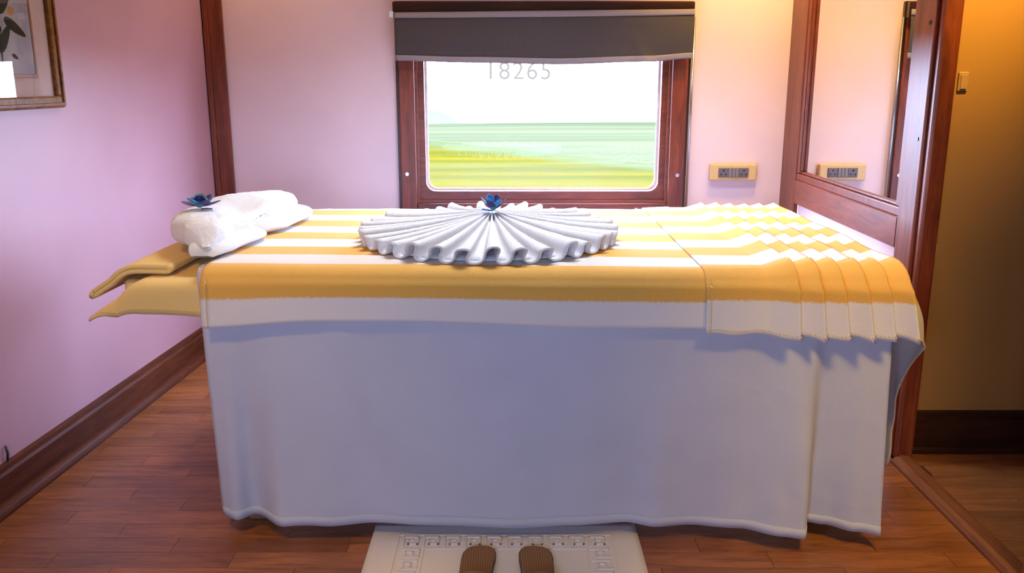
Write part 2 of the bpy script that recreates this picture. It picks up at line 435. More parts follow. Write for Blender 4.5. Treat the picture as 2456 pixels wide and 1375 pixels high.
# wall beside the doorway, corridor walls
YW = 2.68
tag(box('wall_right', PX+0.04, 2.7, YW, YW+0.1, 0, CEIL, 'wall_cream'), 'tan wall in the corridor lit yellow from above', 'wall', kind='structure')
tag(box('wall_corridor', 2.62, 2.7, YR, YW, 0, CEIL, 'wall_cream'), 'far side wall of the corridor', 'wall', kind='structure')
tag(multi_box('wall_door_side', [(PX+0.012, PX+0.075, YR, 1.80, 0, CEIL), (PX+0.012, PX+0.075, 1.80, 2.60, 2.08, CEIL)], 'anti_bounce_wood'), 'wall on the near side of the doorway, dark panelling added to cut bounce', 'wall', kind='structure')
# rounded near jamb of the doorway
pts = []
for k in range(13):
    a = PI*k/12; pts.append((PX+0.043+0.058*math.cos(a), 1.845+0.058*math.sin(a)))
pts += [(PX-0.015, 1.80), (PX+0.101, 1.80)]
tag(prism('trim_1', pts, 'z', 0, 2.08, 'tan_wood'), 'tan rounded wooden door post at the border beside the threshold', 'door post', kind='structure')

# baseboards
bb = empty('baseboard_left', (LW(YR), YR, 0), LROT)
Ls = (YB-YR)/math.cos(LROT)-0.03
prism('board', [(0.0, 0.0), (0.022, 0.0), (0.022, 0.10), (0.016, 0.108), (0.014, 0.122), (0.0, 0.126)], 'y', 0.0, Ls, 'baseboard_wood', bb)
q = [(0.022, 0.0), (0.050, 0.0)] + [(0.022+0.028*math.cos(a), 0.030*math.sin(a)) for a in (0.3, 0.6, 0.9, 1.2)] + [(0.022, 0.030)]
prism('shoe_moulding', q, 'y', 0.0, Ls, 'baseboard_wood', bb)
tag(bb, 'dark brown wooden baseboard along the lilac side wall', 'baseboard', kind='structure')
br = empty('baseboard_right', (PX+0.04, YW, 0))
prism('board', [(0.0, 0.0), (-0.020, 0.0), (-0.020, 0.115), (-0.012, 0.122), (-0.012, 0.135), (0.0, 0.14)], 'x', 0.0, 1.34, 'dark_wood', br)
prism('shoe_moulding', [(-0.02, 0), (-0.036, 0), (-0.036, 0.014), (-0.030, 0.022), (-0.02, 0.024)], 'x', 0.0, 1.34, 'dark_wood', br)
tag(br, 'black brown baseboard under the tan corridor wall', 'baseboard', kind='structure')
tag(prism('baseboard_back', [(YB, 0.0), (YB-0.02, 0.0), (YB-0.02, 0.11), (YB-0.012, 0.125), (YB, 0.126)], 'x', LW(YB)+0.005, PX, 'baseboard_wood'), 'dark wooden baseboard under the window wall', 'baseboard', kind='structure')

# corner post between side wall and window wall
cp = empty('trim_2', (LW(YB), YB, 0.126))
box('board', 0.0, 0.088, -0.020, -0.0005, 0.0, CEIL-0.126, 'mahogany', cp, 0.004, 2)
box('cover_strip', 0.004, 0.026, -0.030, -0.0205, 0.0, CEIL-0.126, 'mahogany', cp, 0.004, 2)
tag(cp, 'tall dark red wooden strip in the wall corner', 'corner post', kind='structure')

# threshold between room and corridor
th = empty('trim_3', (PX, 0.9, 0))
prism('nosing', [(-0.018, 0.0), (0.012, 0.0), (0.012, 0.020), (0.004, 0.022), (-0.010, 0.018), (-0.018, 0.008)], 'y', 0.0, 1.68, 'threshold_wood', th)
prism('tread', [(0.0135, 0.0), (0.056, 0.0), (0.056, 0.008), (0.046, 0.016), (0.0135, 0.018)], 'y', 0.0, 1.72, 'threshold_wood', th)
tag(th, 'worn reddish wooden threshold strip across the doorway floor', 'threshold', kind='structure')

# ------------------------------------------------------------------ mirror partition
pt = empty('wall_partition', (PX, 2.60, 0))
# local: x into the wall, y 0..1.4 towards the window wall
YE = YB-2.60
box('lower_panel', 0.022, 0.060, 0.162, YE-0.208, -0.006, 0.70, 'wall_pink', pt)
box('upper_panel', 0.030, 0.060, 0.162, YE-0.002, 0.705, CEIL, 'wall_pink', pt)
box('rail', 0.0, 0.0215, 0.162, YE-0.208, 0.667, 0.768, 'mahogany_rail', pt, 0.003)
box('top_rail', 0.0, 0.0215, 0.162, YE-0.208, 1.95, 2.04, 'mahogany_rail', pt, 0.003)
box('stile', 0.0, 0.0215, YE-0.207, YE-0.001, 0.0, CEIL, 'mahogany', pt, 0.003)
box('stile', 0.0, 0.060, 0.052, 0.161, 0.0, CEIL, 'mahogany', pt, 0.004, 2)
box('edge_moulding', -0.006, 0.060, 0.030, 0.051, 0.0, CEIL, 'mahogany', pt, 0.006, 2)
box('edge_moulding', 0.004, 0.060, 0.0, 0.029, 0.0, CEIL, 'mahogany', pt, 0.008, 2)
for z in (0.45, 1.02, 1.36): cyl('screw_plug', 0.006, 0.002, 'dark_wood', pt, (-0.001, 0.075, z), (0, PI/2, 0), 12)
box('base_rail', 0.0, 0.0215, 0.162, YE-0.208, 0.0, 0.13, 'mahogany_rail', pt, 0.003)
tag(pt, 'dark red framed partition with pink lower panel beside the doorway', 'partition', kind='structure')
mi = empty('wall_mirror', (PX, 2.60, 0.768))
y0, y1, zt = 0.162, YE-0.208, 1.95-0.768
box('glass', 0.0225, 0.0290, y0+0.02, y1-0.02, 0.02, zt-0.02, 'mirror_glass', mi)
def mould(nm, a): return box(nm, *a, 'mahogany', mi, 0.004, 2)
mould('moulding', (0.004, 0.022, y0, y1, 0.0, 0.030)); mould('moulding', (0.004, 0.022, y0, y1, zt-0.03, zt))
mould('moulding', (0.004, 0.022, y0, y0+0.030, 0.031, zt-0.031)); mould('moulding', (0.004, 0.022, y1-0.030, y1, 0.031, zt-0.031))
mould('inner_bead', (0.010, 0.022, y0+0.031, y1-0.031, 0.031, 0.040)); mould('inner_bead', (0.010, 0.022, y0+0.031, y1-0.031, zt-0.040, zt-0.031))
mould('inner_bead', (0.010, 0.022, y0+0.031, y0+0.040, 0.041, zt-0.041)); mould('inner_bead', (0.010, 0.022, y1-0.040, y1-0.031, 0.041, zt-0.041))
tag(mi, 'tall mirror set in the dark red partition, reflecting a wall socket', 'mirror')

# ------------------------------------------------------------------ train window
w1 = empty('window_1', (0, YB, 0))
tag(w1, 'wide train window in a red wood frame showing blurred yellow fields', 'window', kind='structure')
WX0, WX1, WZ0, WZ1 = -0.505, 0.782, 0.555, 1.515
ring('frame_edge', (WX0-0.012, WX1+0.012, WZ0-0.012, WZ1+0.012), (WX0+0.002, WX1-0.002, WZ0+0.002, WZ1-0.002), -0.020, -0.0005, 'dark_wood', w1)
cw = 0.070
box('casing', WX0, WX0+cw, -0.032, 0.03, WZ0, WZ1, 'mahogany', w1, 0.004, 2)
box('casing', WX1-cw, WX1, -0.032, 0.03, WZ0, WZ1, 'mahogany', w1, 0.004, 2)
box('casing', WX0+cw+0.001, WX1-cw-0.001, -0.032, 0.03, WZ0, 0.640, 'mahogany_beam', w1, 0.004, 2)
box('casing', WX0+cw+0.001, WX1-cw-0.001, -0.032, 0.03, WZ1-0.07, WZ1, 'mahogany_beam', w1, 0.004, 2)
ring('inner_frame', (WX0+cw+0.0005, WX1-cw-0.0005, 0.6405, WZ1-0.0705), (-0.395, 0.672, 0.692, 1.430), 0.005, 0.055, 'mahogany_beam', w1, 0.002, 0.045, 8)
ring('bead', (WX0+cw+0.001, WX1-cw-0.001, 0.641, WZ1-0.071), (WX0+cw+0.012, WX1-cw-0.012, 0.652, WZ1-0.083), -0.018, 0.004, 'mahogany_beam', w1, 0.002, 0.004)
ring('gasket', (-0.40, 0.677, 0.687, 1.435), (-0.386, 0.663, 0.701, 1.421), 0.0555, 0.066, 'rubber_white', w1, 0.045, 0.040, 8)
box('pane', -0.40, 0.677, 0.067, 0.072, 0.685, 1.437, 'pane_glass', w1)
ring('outer_lining', (OX0+0.001, OX1-0.001, OZ0+0.001, OZ1-0.001), (-0.40, 0.677, 0.685, 1.437), 0.0665, 0.139, 'rubber_white', w1)
for x, z in ((WX0+0.028, 0.775), (WX1-0.030, 0.770), (0.570, 0.612)):
    cyl('screw', 0.0085, 0.006, 'steel', w1, (x, -0.034, z), (PI/2, 0, 0), 16)
# steel guide for the blind beside the frame
tube('guide_rod', [(WX1+0.018, -0.03, 0.56), (WX1+0.018, -0.03, 1.46)], 0.005, 'steel', w1, 10)
# faint coach numerals on the pane
cu = bpy.data.curves.new('numerals', 'FONT'); cu.body = '18265'; cu.size = 0.112; cu.space_character = 1.12; cu.extrude = 0.0
no = bpy.data.objects.new('numerals', cu); C.objects.link(no); no.parent = w1
no.location = (-0.125, 0.066, 1.195); no.rotation_euler = (PI/2, 0, 0); cu.materials.append(MATS['numeral_paint'])
no['label'] = 'faint pale numerals 18265 on the pane'

# blind
bl = empty('window_blind', (0.137, YB-0.05, 1.51))
tag(bl, 'half lowered grey brown fabric blind over the train window', 'blind')
box('head_board', -0.655, 0.655, -0.012, 0.017, -0.055, 0.012, 'dark_wood', bl, 0.003)
def bz(u): return interp([(0, -0.232), (0.25, -0.240), (0.55, -0.247), (0.85, -0.236), (1, -0.222)], u)
def tz(u): return -0.036 + 0.014*u
def blind_pt(u, v):
    x = lerp(-0.645, 0.652, u); z = lerp(tz(u), bz(u), v)
    y = -0.022 - 0.010*math.sin(PI*v) - 0.006*nz(u*7, v*3, 1.3)*v
    for cu_, s in ((0.13, 1), (0.845, -1)):
        d = (u-cu_) - s*0.10*(1-v); y -= 0.012*math.exp(-(d/0.02)**2)*v*v
    return (x, y, z)
grid('fabric', 96, 24, blind_pt, 'blind_fabric', bl, None, 0.002)
def band(v0, v1, off):
    def f(u, v):
        p = blind_pt(u, lerp(v0, v1, v)); return (p[0], p[1]-off, p[2])
    return f
grid('hem_band', 96, 3, band(0.90, 1.02, 0.004), 'blind_hem', bl, None, 0.003)
grid('top_band', 96, 3, band(-0.01, 0.11, 0.004), 'blind_hem', bl, None, 0.002)
box('clip', -0.668, -0.650, -0.030, -0.005, -0.055, -0.028, 'rubber_white', bl, 0.003)

# ------------------------------------------------------------------ power socket on the window wall
so = empty('wall_socket', (1.008, YB, 0.782))
tag(so, 'tan socket box with two grey outlets on the pink wall', 'socket')
box('back_box', -0.107, 0.107, -0.030, -0.0005, -0.038, 0.038, 'socket_plate', so, 0.006, 2)
box('module_plate', -0.068, 0.068, -0.0345, -0.0302, -0.021, 0.021, 'socket_grey', so, 0.0015)
for cx in (-0.046, 0.046):
    s_ = box('outlet', cx-0.021, cx+0.021, -0.0365, -0.0347, -0.019, 0.019, 'socket_grey', so, 0.001)
    cyl('hole', 0.0042, 0.001, 'black_hole', s_, (cx, -0.0370, 0.010), (PI/2, 0, 0), 12)
    for dx in (-0.0105, 0.0105): cyl('hole', 0.0036, 0.001, 'black_hole', s_, (cx+dx, -0.0370, -0.008), (PI/2, 0, 0), 12)
for cx in (-0.0155, 0.0, 0.0155): box('switch', cx-0.0070, cx+0.0070, -0.0385, -0.0347, -0.019, 0.019, 'switch_grey', so, 0.001)

# blank plates on the corridor wall
for (x, z, lab) in ((1.352, 1.19, 'upper small blank cover plate on the tan corridor wall'), (1.318, 0.665, 'lower small blank cover plate on the tan corridor wall')):
    p = empty('cover_plate', (x, YW, z)); tag(p, lab, 'cover plate', 'blank plates on the corridor wall')
    box('plate', -0.015, 0.015, -0.006, -0.0005, -0.028, 0.028, 'plate_tan', p, 0.002)
    box('insert', -0.009, 0.009, -0.0085, -0.0062, -0.022, 0.020, 'plate_tan', p, 0.001)

# little cable stub above the side baseboard
yy = 2.32
cs = tube('cable_stub', [(LW(yy)+0.006, yy, 0.127), (LW(yy)+0.009, yy, 0.150), (LW(yy)+0.005, yy+0.002, 0.172)], 0.0035, 'black_plastic')
tag(cs, 'short black cable stub above the dark side baseboard', 'cable')

# ------------------------------------------------------------------ framed picture on the side wall
yp = 2.27
pf = empty('framed_picture', (LW(yp)+0.001, yp, 1.11), LROT)
tag(pf, 'gold framed botanical print under glass on the lilac wall', 'picture')
FW, FH = 0.54, 0.66
def fr(nm, y0, y1, z0, z1, x0, x1, mt, bev=0.004, par=pf): return box(nm, x0, x1, y0, y1, z0, z1, mt, par, bev, 2)
fw = 0.036
for a in ((0, FW, 0, fw), (0, FW, FH-fw, FH), (0, fw, fw+0.0005, FH-fw-0.0005), (FW-fw, FW, fw+0.0005, FH-fw-0.0005)):
    k = fr('frame_side', *a, 0.0, 0.020, 'gold_frame', 0.005)
for a in ((0.006, FW-0.006, 0.006, 0.016), (0.006, FW-0.006, FH-0.016, FH-0.006), (0.006, 0.016, 0.017, FH-0.017), (FW-0.016, FW-0.006, 0.017, FH-0.017)):
    fr('frame_ridge', *a, 0.0205, 0.026, 'gold_frame', 0.002)
box('mat_board', 0.002, 0.006, fw, FW-fw, fw, FH-fw, 'mat_board', pf)
ly0, ly1, lz0, lz1 = fw+0.075, FW-fw-0.075, fw+0.055, FH-fw-0.075
for a in ((ly0, ly1, lz0, lz0+0.010), (ly0, ly1, lz1-0.010, lz1), (ly0, ly0+0.010, lz0+0.0105, lz1-0.0105), (ly1-0.010, ly1, lz0+0.0105, lz1-0.0105)):
    fr('liner', *a, 0.0062, 0.0085, 'liner_gold', 0.0008)
pr = box('print', 0.0062, 0.0070, ly0+0.0105, ly1-0.0105, lz0+0.0105, lz1-0.0105, 'print_paper', pf)
def leaf(cy, cz, L, W, ang, mt, nm):
    pts = []
    for k in range(16):
        a = 2*PI*k/16; py = L*0.5*math.cos(a); pz = W*0.5*math.sin(a)*(1-0.35*math.cos(a))
        pts.append((cy+py*math.cos(ang)-pz*math.sin(ang), cz+py*math.sin(ang)+pz*math.cos(ang)))
    prism(nm, pts, 'x', 0.0071, 0.0075, mt, pr)
for a in ((0.345, 0.232, 0.105, 0.030, -0.45), (0.29, 0.20, 0.10, 0.035, 0.9), (0.23, 0.25, 0.12, 0.03, 2.6), (0.25, 0.34, 0.11, 0.03, 2.1), (0.31, 0.30, 0.09, 0.028, 0.8), (0.33, 0.150, 0.03, 0.012, -0.4)): leaf(*a, 'leaf_ink', 'printed_leaf')
leaf(0.27, 0.255, 0.012, 0.26, 0.0, 'leaf_ink', 'printed_stem')
for a in ((0.335, 0.278, 0.032, 0.024, 0.3), (0.27, 0.40, 0.05, 0.04, 0), (0.22, 0.36, 0.045, 0.035, 0.5)): leaf(*a, 'bloom_ink', 'printed_bloom')
box('glass', 0.0095, 0.0110, fw-0.002, FW-fw+0.002, fw-0.002, FH-fw+0.002, 'picture_glass', pf)

# ------------------------------------------------------------------ massage table
TX0, TX1 = -0.785, 0.935
YBK = 3.16                      # far edge of the table top
def yf(x): return 2.115 - 0.040*x   # near edge
tb = empty('massage_table', (0.07, 2.6, 0))
tag(tb, 'long padded massage table hidden under a white sheet and striped towels', 'table')
bm = bmesh.new(); add_box(bm, TX0-0.07+0.01, TX1-0.07-0.01, -0.455, 0.545, 0.635, 0.722, 0.03, 4)
bm_obj('padded_top', bm, 'terry_cream', tb, smooth=True)
box('frame', TX0-0.07+0.04, TX1-0.07-0.04, -0.42, 0.50, 0.57, 0.634, 'tan_wood', tb, 0.004)
for lx in (TX0-0.07+0.08, TX1-0.07-0.08):
    for ly in (-0.36, 0.44): box('leg', lx-0.03, lx+0.03, ly-0.03, ly+0.03, 0.0, 0.569, 'tan_wood', tb, 0.004)
box('stretcher', TX0-0.07+0.115, TX1-0.07-0.115, -0.38, -0.34, 0.16, 0.21, 'tan_wood', tb, 0.003)
box('stretcher', TX0-0.07+0.115, TX1-0.07-0.115, 0.42, 0.46, 0.16, 0.21, 'tan_wood', tb, 0.003)
hr = box('headrest', -1.03-0.07, TX0-0.07-0.005, -0.36, 0.36, 0.640, 0.680, 'terry_cream', tb, 0.012, 3)
box('headrest_arm', -1.0-0.07, TX0-0.07+0.2, -0.05, 0.05, 0.605, 0.634, 'tan_wood', tb, 0.003) if False else None

# --- white sheet: top, near drape to the floor, a wrap round the head end
HEM = [(-0.80, 2.165), (-0.74, 2.135), (-0.70, 2.175), (-0.60, 2.085), (-0.50, 2.095), (-0.38, 2.115), (-0.25, 2.105), (0.0, 2.088), (0.15, 2.098), (0.30, 2.120), (0.38, 2.090), (0.48, 2.105), (0.60, 2.085), (0.70, 2.040), (0.755, 2.030), (0.79, 2.125), (0.83, 2.110), (0.90, 2.065), (0.965, 2.040)]
def cloth_profile(x, s, zt, r, drop_y):
    # s: metres from the near top edge; negative over the top, positive down the near side
    y0 = yf(x)
    if s <= 0: return (y0 + r - s, zt, 0.0)
    q = r*PI/2
    if s < q:
        a = s/r; return (y0 + r - r*math.sin(a), zt - r + r*math.cos(a), a)
    return (y0 - drop_y(s-q), zt - r - (s-q), PI/2)
SH_D = 0.70
def sheet_pt(u, v):
    s = lerp(-1.0, SH_D, v)
    wrap = 0.0
    if u < 0.10:
        k = 1-u/0.10; x = TX0-0.012; wrap = 0.22*k
        k2 = smooth01(wrap/0.05); x -= 0.0
    else:
        x = lerp(TX0-0.012, 0.945, (u-0.10)/0.90)
    y, z, a = cloth_profile(x, s, 0.7265, 0.028, lambda d: 0)
    if s > 0:
        t_ = max(0, (0.70-z)/0.69)
        xx = x + 0.012*t_
        hy = interp(HEM, xx)
        y += (hy - (yf(x)))*t_**1.5
        # long soft folds
        y += 0.012*math.sin(xx*21+1.0)*t_*math.exp(-((xx+0.62)/0.14)**2) - 0.020*t_*math.exp(-((xx-0.70-0.05*t_)/0.035)**2)*math.sin(PI*min(t_, 1))
        y -= 0.010*math.exp(-((xx+0.50-0.28*t_)/0.035)**2)*math.sin(PI*t_)
        y += 0.006*nz(xx*4, z*2.2, 3.1)*t_ + 0.0022*nz(xx*17, z*15, 8.0)*min(1, t_*3)
        z = max(z + 0.006*nz(xx*5, 0.3, 2.2)*t_, 0.012)
        x = xx
        if wrap:
            k = smooth01(wrap/0.04)
            x -= 0.012*math.sin(min(1, wrap/0.06)*PI/2)*1.0 - 0.006*nz(wrap*20, z*4, 5)*t_
            y += wrap - 0.01*k
            x += 0.02*t_*math.sin(wrap*40)*smooth01(wrap/0.1)
    else:
        if wrap:
            x -= 0.012; z = 0.7265; y = max(y, yf(x)+0.028)
            z -= 0.0
        y = min(y, YBK)
    return (x, y, z)
sh = empty('bed_sheet', (0.07, 2.1, 0.0))
tag(sh, 'white cotton sheet hanging from the massage table to the floor', 'sheet')
def loc_fn(f, o):
    return lambda u, v: tuple(a-b for a, b in zip(f(u, v), o))
def front_sheet(u, v):
    return sheet_pt(0.10+0.90*u, lerp(0.0, 1.0, v))
grid('front_drape', 220, 120, loc_fn(front_sheet, (0.07, 2.1, 0)), 'sheet_white', sh, None, 0.0012)
# return round the head end
def end_drape(u, v):
    z0 = lerp(0.715, 0.014, v); t_ = max(0, (0.70-z0)/0.69)
    p = front_sheet(0.0, lerp(1.028/1.7, 1.0, v)) if False else None
    s = lerp(0.0, SH_D, v); base = sheet_pt(0.1001, (s+1.0)/(SH_D+1.0))
    w = 0.55*u
    x = base[0] - 0.010*math.sin(min(1, w/0.03)*PI/2) + 0.012*math.sin(w*26)*t_*smooth01(w/0.08)
    return (x, base[1]+w, base[2])
grid('end_drape', 40, 60, loc_fn(end_drape, (0.07, 2.1, 0)), 'sheet_white', sh, None, 0.0012)
# far side of the sheet
def back_drape(u, v):
    x = lerp(TX0-0.012, 0.945, u); t_ = v
    return (x, YBK+0.004+0.02*math.sin(x*17)*t_+0.02*t_, lerp(0.722, 0.20, v))
grid('back_drape', 60, 24, loc_fn(back_drape, (0.07, 2.1, 0)), 'sheet_white', sh, None, 0.0012)
# hem fold along the bottom edge
def hem_fold(u, v):
    p = front_sheet(u, lerp(0.985, 1.0, v)); return (p[0], p[1]-0.0022, p[2])
grid('hem', 220, 2, loc_fn(hem_fold, (0.07, 2.1, 0)), 'sheet_white', sh, None, 0.0015)

# --- unseen blanket added inside the sheet to shade its upper part from behind
def under_pt(u, v):
    x = lerp(-0.74, 0.90, u); z = lerp(0.70, 0.125+0.014*math.sin(u*9), v)
    return (x, yf(x)+0.030+0.006*nz(x*4, z*3, 9), z)
ub = grid('shade_blanket', 40, 20, under_pt, 'terry_white', None, None, 0.004)
tag(ub, 'unseen white blanket added behind the hanging sheet to shade it', 'blanket')

# --- striped towel over the top
def stripe_uv_s(s): return s + 0.078 + 10*0.232
def towel_pt(u, v):
    x = lerp(TX0-0.002, 0.66, u); s = lerp(-1.04, 0.158, v)
    if s < -(YBK-yf(x)-0.028): s2 = s
    lift = 0.0
    y, z, a = cloth_profile(x, s, 0.7335, 0.034, lambda d: 0.010)
    if a:
        k = min(1, s/0.05); y -= 0.010*k
        hang = max(0, s-0.05)
        y -= hang*0.05 + 0.004*nz(x*5, s*8, 4)*k
        z += hang*(0.10*smooth01(1-abs(x+0.30)/0.55) - 0.13*smooth01((-x-0.5)/0.3)) 
    else:
        z += 0.0025*nz(x*3, y*6, 1)+0.001
        if y > YBK: d = y-YBK; y = YBK+0.01; z -= d
    return (x, y, z)
st = grid('striped_towel', 120, 130, towel_pt, 'terry_stripe', None, lambda u, v: (u, stripe_uv_s(lerp(-1.04, 0.158, v))), 0.005, offset=1.0)
tag(st, 'yellow and white striped towel spread flat over the table top', 'towel')
def mk_hem(nm, f, n, par=None, mat='hem_thread', r=0.0016):
    pass

# --- pleated striped towel at the foot end
PX0 = 0.478; NPL = 6; PSTART = 0.63; PSP = 0.052
def pleat_profile(w):
    # w: 0..1 across; returns x, height
    flat = 0.30
    if w < flat: return (lerp(PX0, PSTART, w/flat), 0.0)
    q = (w-flat)/(1-flat)*NPL; k = min(int(q), NPL-1); f = q-k
    x0 = PSTART + k*PSP
    if f < 0.72:   # slow rise
        g = f/0.72; return (x0 + g*(PSP+0.010), 0.026*g**1.15)
    g = (f-0.72)/0.28    # tuck back under
    return (x0 + PSP + 0.010 - 0.010*g, 0.026*(1-g))
def pleat_pt(u, v):
    x, h = pleat_profile(u); s = lerp(-1.03, 0.182, v)
    fall = 1.0
    y, z, a = cloth_profile(x, s, 0.7400, 0.038, lambda d: 0.014)
    if s < 0: fall = lerp(0.75, 1.0, (s+1.03)/1.03); fall *= 0.92+0.25*nz(x*9, s*6, 2)
    else: fall = 1.0 + 0.4*min(1, s/0.15)*nz(x*14, 1.0, 6)
    hh = h*fall
    if a:
        k = min(1, s/0.05); y -= 0.016*k + max(0, s-0.05)*0.06 + hh*math.sin(a); z += hh*math.cos(a)
        if s > 0.1: z -= (s-0.1)/0.08*(0.003*math.sin(x*60) + (0.010*h/0.026 if h > 0 else 0.0) - 0.004)
        # pleats swing outwards to the foot end as they fall
        x += max(0, s)*0.20*smooth01((x-0.55)/0.35)
    else:
        z += hh + 0.0015*nz(x*4, y*6, 3)
        if y > YBK: d = y-YBK; y = YBK+0.018; z -= d
    return (x, y, z)
pleat = grid('pleated_towel', 150, 120, pleat_pt, 'terry_stripe', None, lambda u, v: (u, stripe_uv_s(lerp(-1.03, 0.182, v))), 0.004, offset=1.0)
tag(pleat, 'striped yellow towel folded into pleats over the foot end of the table', 'towel')

def mesh_hem(nm, parent, f, a, b, n, r=0.0014, dash=None):
    # row of stitches along the curve f(t)
    bm = bmesh.new()
    for i in range(n):
        p = Vector(f(lerp(a, b, i/n))); q_ = Vector(f(lerp(a, b, (i+0.6)/n)))
        d = (q_-p)
        if d.length < 1e-5: continue
        M = Matrix.Translation((p+q_)/2) @ d.to_track_quat('Z', 'Y').to_matrix().to_4x4()
        bmesh.ops.create_cone(bm, cap_ends=True, segments=5, radius1=r, radius2=r, depth=d.length, matrix=M)
    o = bm_obj(nm, bm, 'hem_thread', parent); o['kind'] = 'stuff'; return o
def offy(f, dy, dz=0): return lambda t: (lambda p: (p[0], p[1]-dy, p[2]+dz))(f(t))
mesh_hem('stitching', pleat, offy(lambda t: pleat_pt(t, 0.990), 0.006), 0.0, 1.0, 90)
mesh_hem('stitching', pleat, offy(lambda t: pleat_pt(0.02, t), 0.006), 0.88, 1.0, 22)
mesh_hem('stitching', st, offy(lambda t: towel_pt(0.012, t), 0.007), 0.90, 1.0, 26)

# hanging foot-end part of the pleated towel: control net, rows = from table edge outwards, columns = near hem .. far side
NET = [
 [(0.985, 2.035, 0.585), (0.975, 2.045, 0.675), (0.945, 2.085, 0.742), (0.945, 2.20, 0.743), (0.945, 2.35, 0.744), (0.945, 2.75, 0.744), (0.945, 3.15, 0.744)],
 [(1.005, 2.060, 0.572), (1.012, 2.085, 0.640), (0.990, 2.140, 0.705), (0.982, 2.27, 0.712), (0.975, 2.40, 0.715), (0.972, 2.75, 0.718), (0.972, 3.15, 0.718)],
 [(1.028, 2.085, 0.556), (1.040, 2.125, 0.600), (1.030, 2.200, 0.640), (1.020, 2.30, 0.625), (1.010, 2.42, 0.610), (0.988, 2.75, 0.60), (0.985, 3.14, 0.60)],
 [(1.050, 2.115, 0.535), (1.060, 2.175, 0.520), (1.060, 2.250, 0.490), (1.058, 2.32, 0.455), (1.050, 2.44, 0.420), (1.000, 2.75, 0.40), (0.995, 3.13, 0.40)],
 [(1.056, 2.130, 0.525), (1.062, 2.215, 0.440), (1.066, 2.275, 0.340), (1.087, 2.320, 0.235), (1.085, 2.37, 0.085), (1.02, 2.75, 0.12), (1.005, 3.12, 0.15)],
]
def cr(p0, p1, p2, p3, t):
    return 0.5*((2*p1)+(-p0+p2)*t+(2*p0-5*p1+4*p2-p3)*t*t+(-p0+3*p1-3*p2+p3)*t*t*t)
def cr_line(P, t):
    n = len(P)-1; k = min(int(t*n), n-1); f = t*n-k
    g = lambda i: P[max(0, min(n, i))]
    return cr(g(k-1), g(k), g(k+1), g(k+2), f)
def flap_pt(u, v):
    rows = [cr_line([Vector(p) for p in r], u) for r in NET]
    return tuple(cr_line(rows, v))
def flap_uv(u, v):
    s = interp([(0, 0.182), (0.1667, 0.09), (0.333, 0.0), (0.5, -0.13), (0.6667, -0.26), (0.8333, -0.66), (1.0, -1.03)], u)
    k = smooth01((v-0.12)/0.35) if u < 0.75 else 0.0
    return (v, stripe_uv_s(lerp(s, 0.150, k)))
flap = grid('hanging_end', 60, 40, flap_pt, 'terry_stripe', pleat, flap_uv, 0.004)
mesh_hem('stitching', pleat, lambda t: flap_pt(t, 0.985), 0.0, 0.6, 46, 0.0022)
mesh_hem('stitching', pleat, offy(lambda t: flap_pt(0.012, t), 0.003), 0.0, 1.0, 16, 0.0020)

# --- cream towel covering the headrest
HY0, HY1 = 2.165, 2.98
def head_x(w):  # w metres from the table end outward -> x, z drop
    x = TX0+0.01 - w; d = max(0, w-0.19); drop = 0.0
    if d > 0: drop = 0.100*smooth01(d/0.13)**0.8*min(1, d/0.10); 
    return x, drop
def cover_pt(u, v):
    w = lerp(-0.02, 0.335, u)
    dd = max(0, w-0.165)
    s = lerp(-0.80, 0.112*(1-0.80*smooth01(dd/0.17)), v)
    x = TX0+0.01-w + 0.10*dd*dd/0.16*0.6
    drop = 0.58*dd*min(1, dd/0.08)
    r = 0.03; zt = 0.692
    if s <= 0: y, z = HY0+r-s, zt
    elif s < r*PI/2: a = s/r; y, z = HY0+r-r*math.sin(a), zt-r+r*math.cos(a)
    else: y, z = HY0, zt-r-(s-r*PI/2)
    z -= drop
    if s > 0:
        y -= 0.006*nz(x*9, s*5, 2)*min(1, s/0.03)
        z += 0.012*math.sin(w*9.0)*min(1, s/0.1)
        y += 0.02*dd*min(1, s/0.1)
    z += 0.002*nz(x*6, y*6, 5)
    return (x, y, z)
cv = grid('headrest_towel', 60, 70, cover_pt, 'terry_cream', None, None, 0.005)
tag(cv, 'plain yellow towel draped over the headrest, drooping at its corner', 'towel')
mesh_hem('stitching', cv, offy(lambda t: cover_pt(t, 0.985), 0.004), 0.0, 1.0, 40)

# --- folded cream towel lying on the headrest
def fold_path(k):  # cross-section centre line in x,z: k metres from the table side outward
    x = -0.905-k; d = max(0, k-0.085)
    return (x + 0.9*d*d, 0.0-0.48*d*min(1, d/0.07)-0.3*d*d)
fo = empty('folded_towel', (-1.0, 2.5, 0.70))
tag(fo, 'folded yellow hand towel resting on the headrest', 'towel')
def layer_pt(zoff, t0, t1, yshift=0.0, k0=0.0):
    def f(u, v):
        k = lerp(k0, 0.215, u); x, dz = fold_path(k); y = lerp(2.225+yshift, 2.93, v)
        puff = 0.006*math.sin(PI*min(1, max(0, u)))
        z = 0.706+zoff+dz + 0.0015*nz(x*12, y*5, zoff*50)
        x += 0.02*(v)
        return (x+1.0, y-2.5, z-0.70)
    return f
grid('bottom_layer', 30, 30, layer_pt(0.0, 0, 1), 'terry_cream', fo, None, 0.0115)
grid('top_layer', 30, 30, layer_pt(0.0125, 0, 1), 'terry_cream', fo, None, 0.0115)
def fold_edge(side):
    def f(u, v):
        k = 0.0 if side == 0 else 0.215
        x, dz = fold_path(k); a = lerp(-PI/2, PI/2, u)
        sx = 1 if side == 0 else -0.85
        y = lerp(2.225, 2.93, v); x += 0.02*v
        z = 0.706+0.00625+dz+0.00625*math.sin(a) + (0 if side == 0 else -0.004*math.cos(a)); x += sx*0.0075*math.cos(a)
        return (x+1.0, y-2.5, z-0.70)
    return f
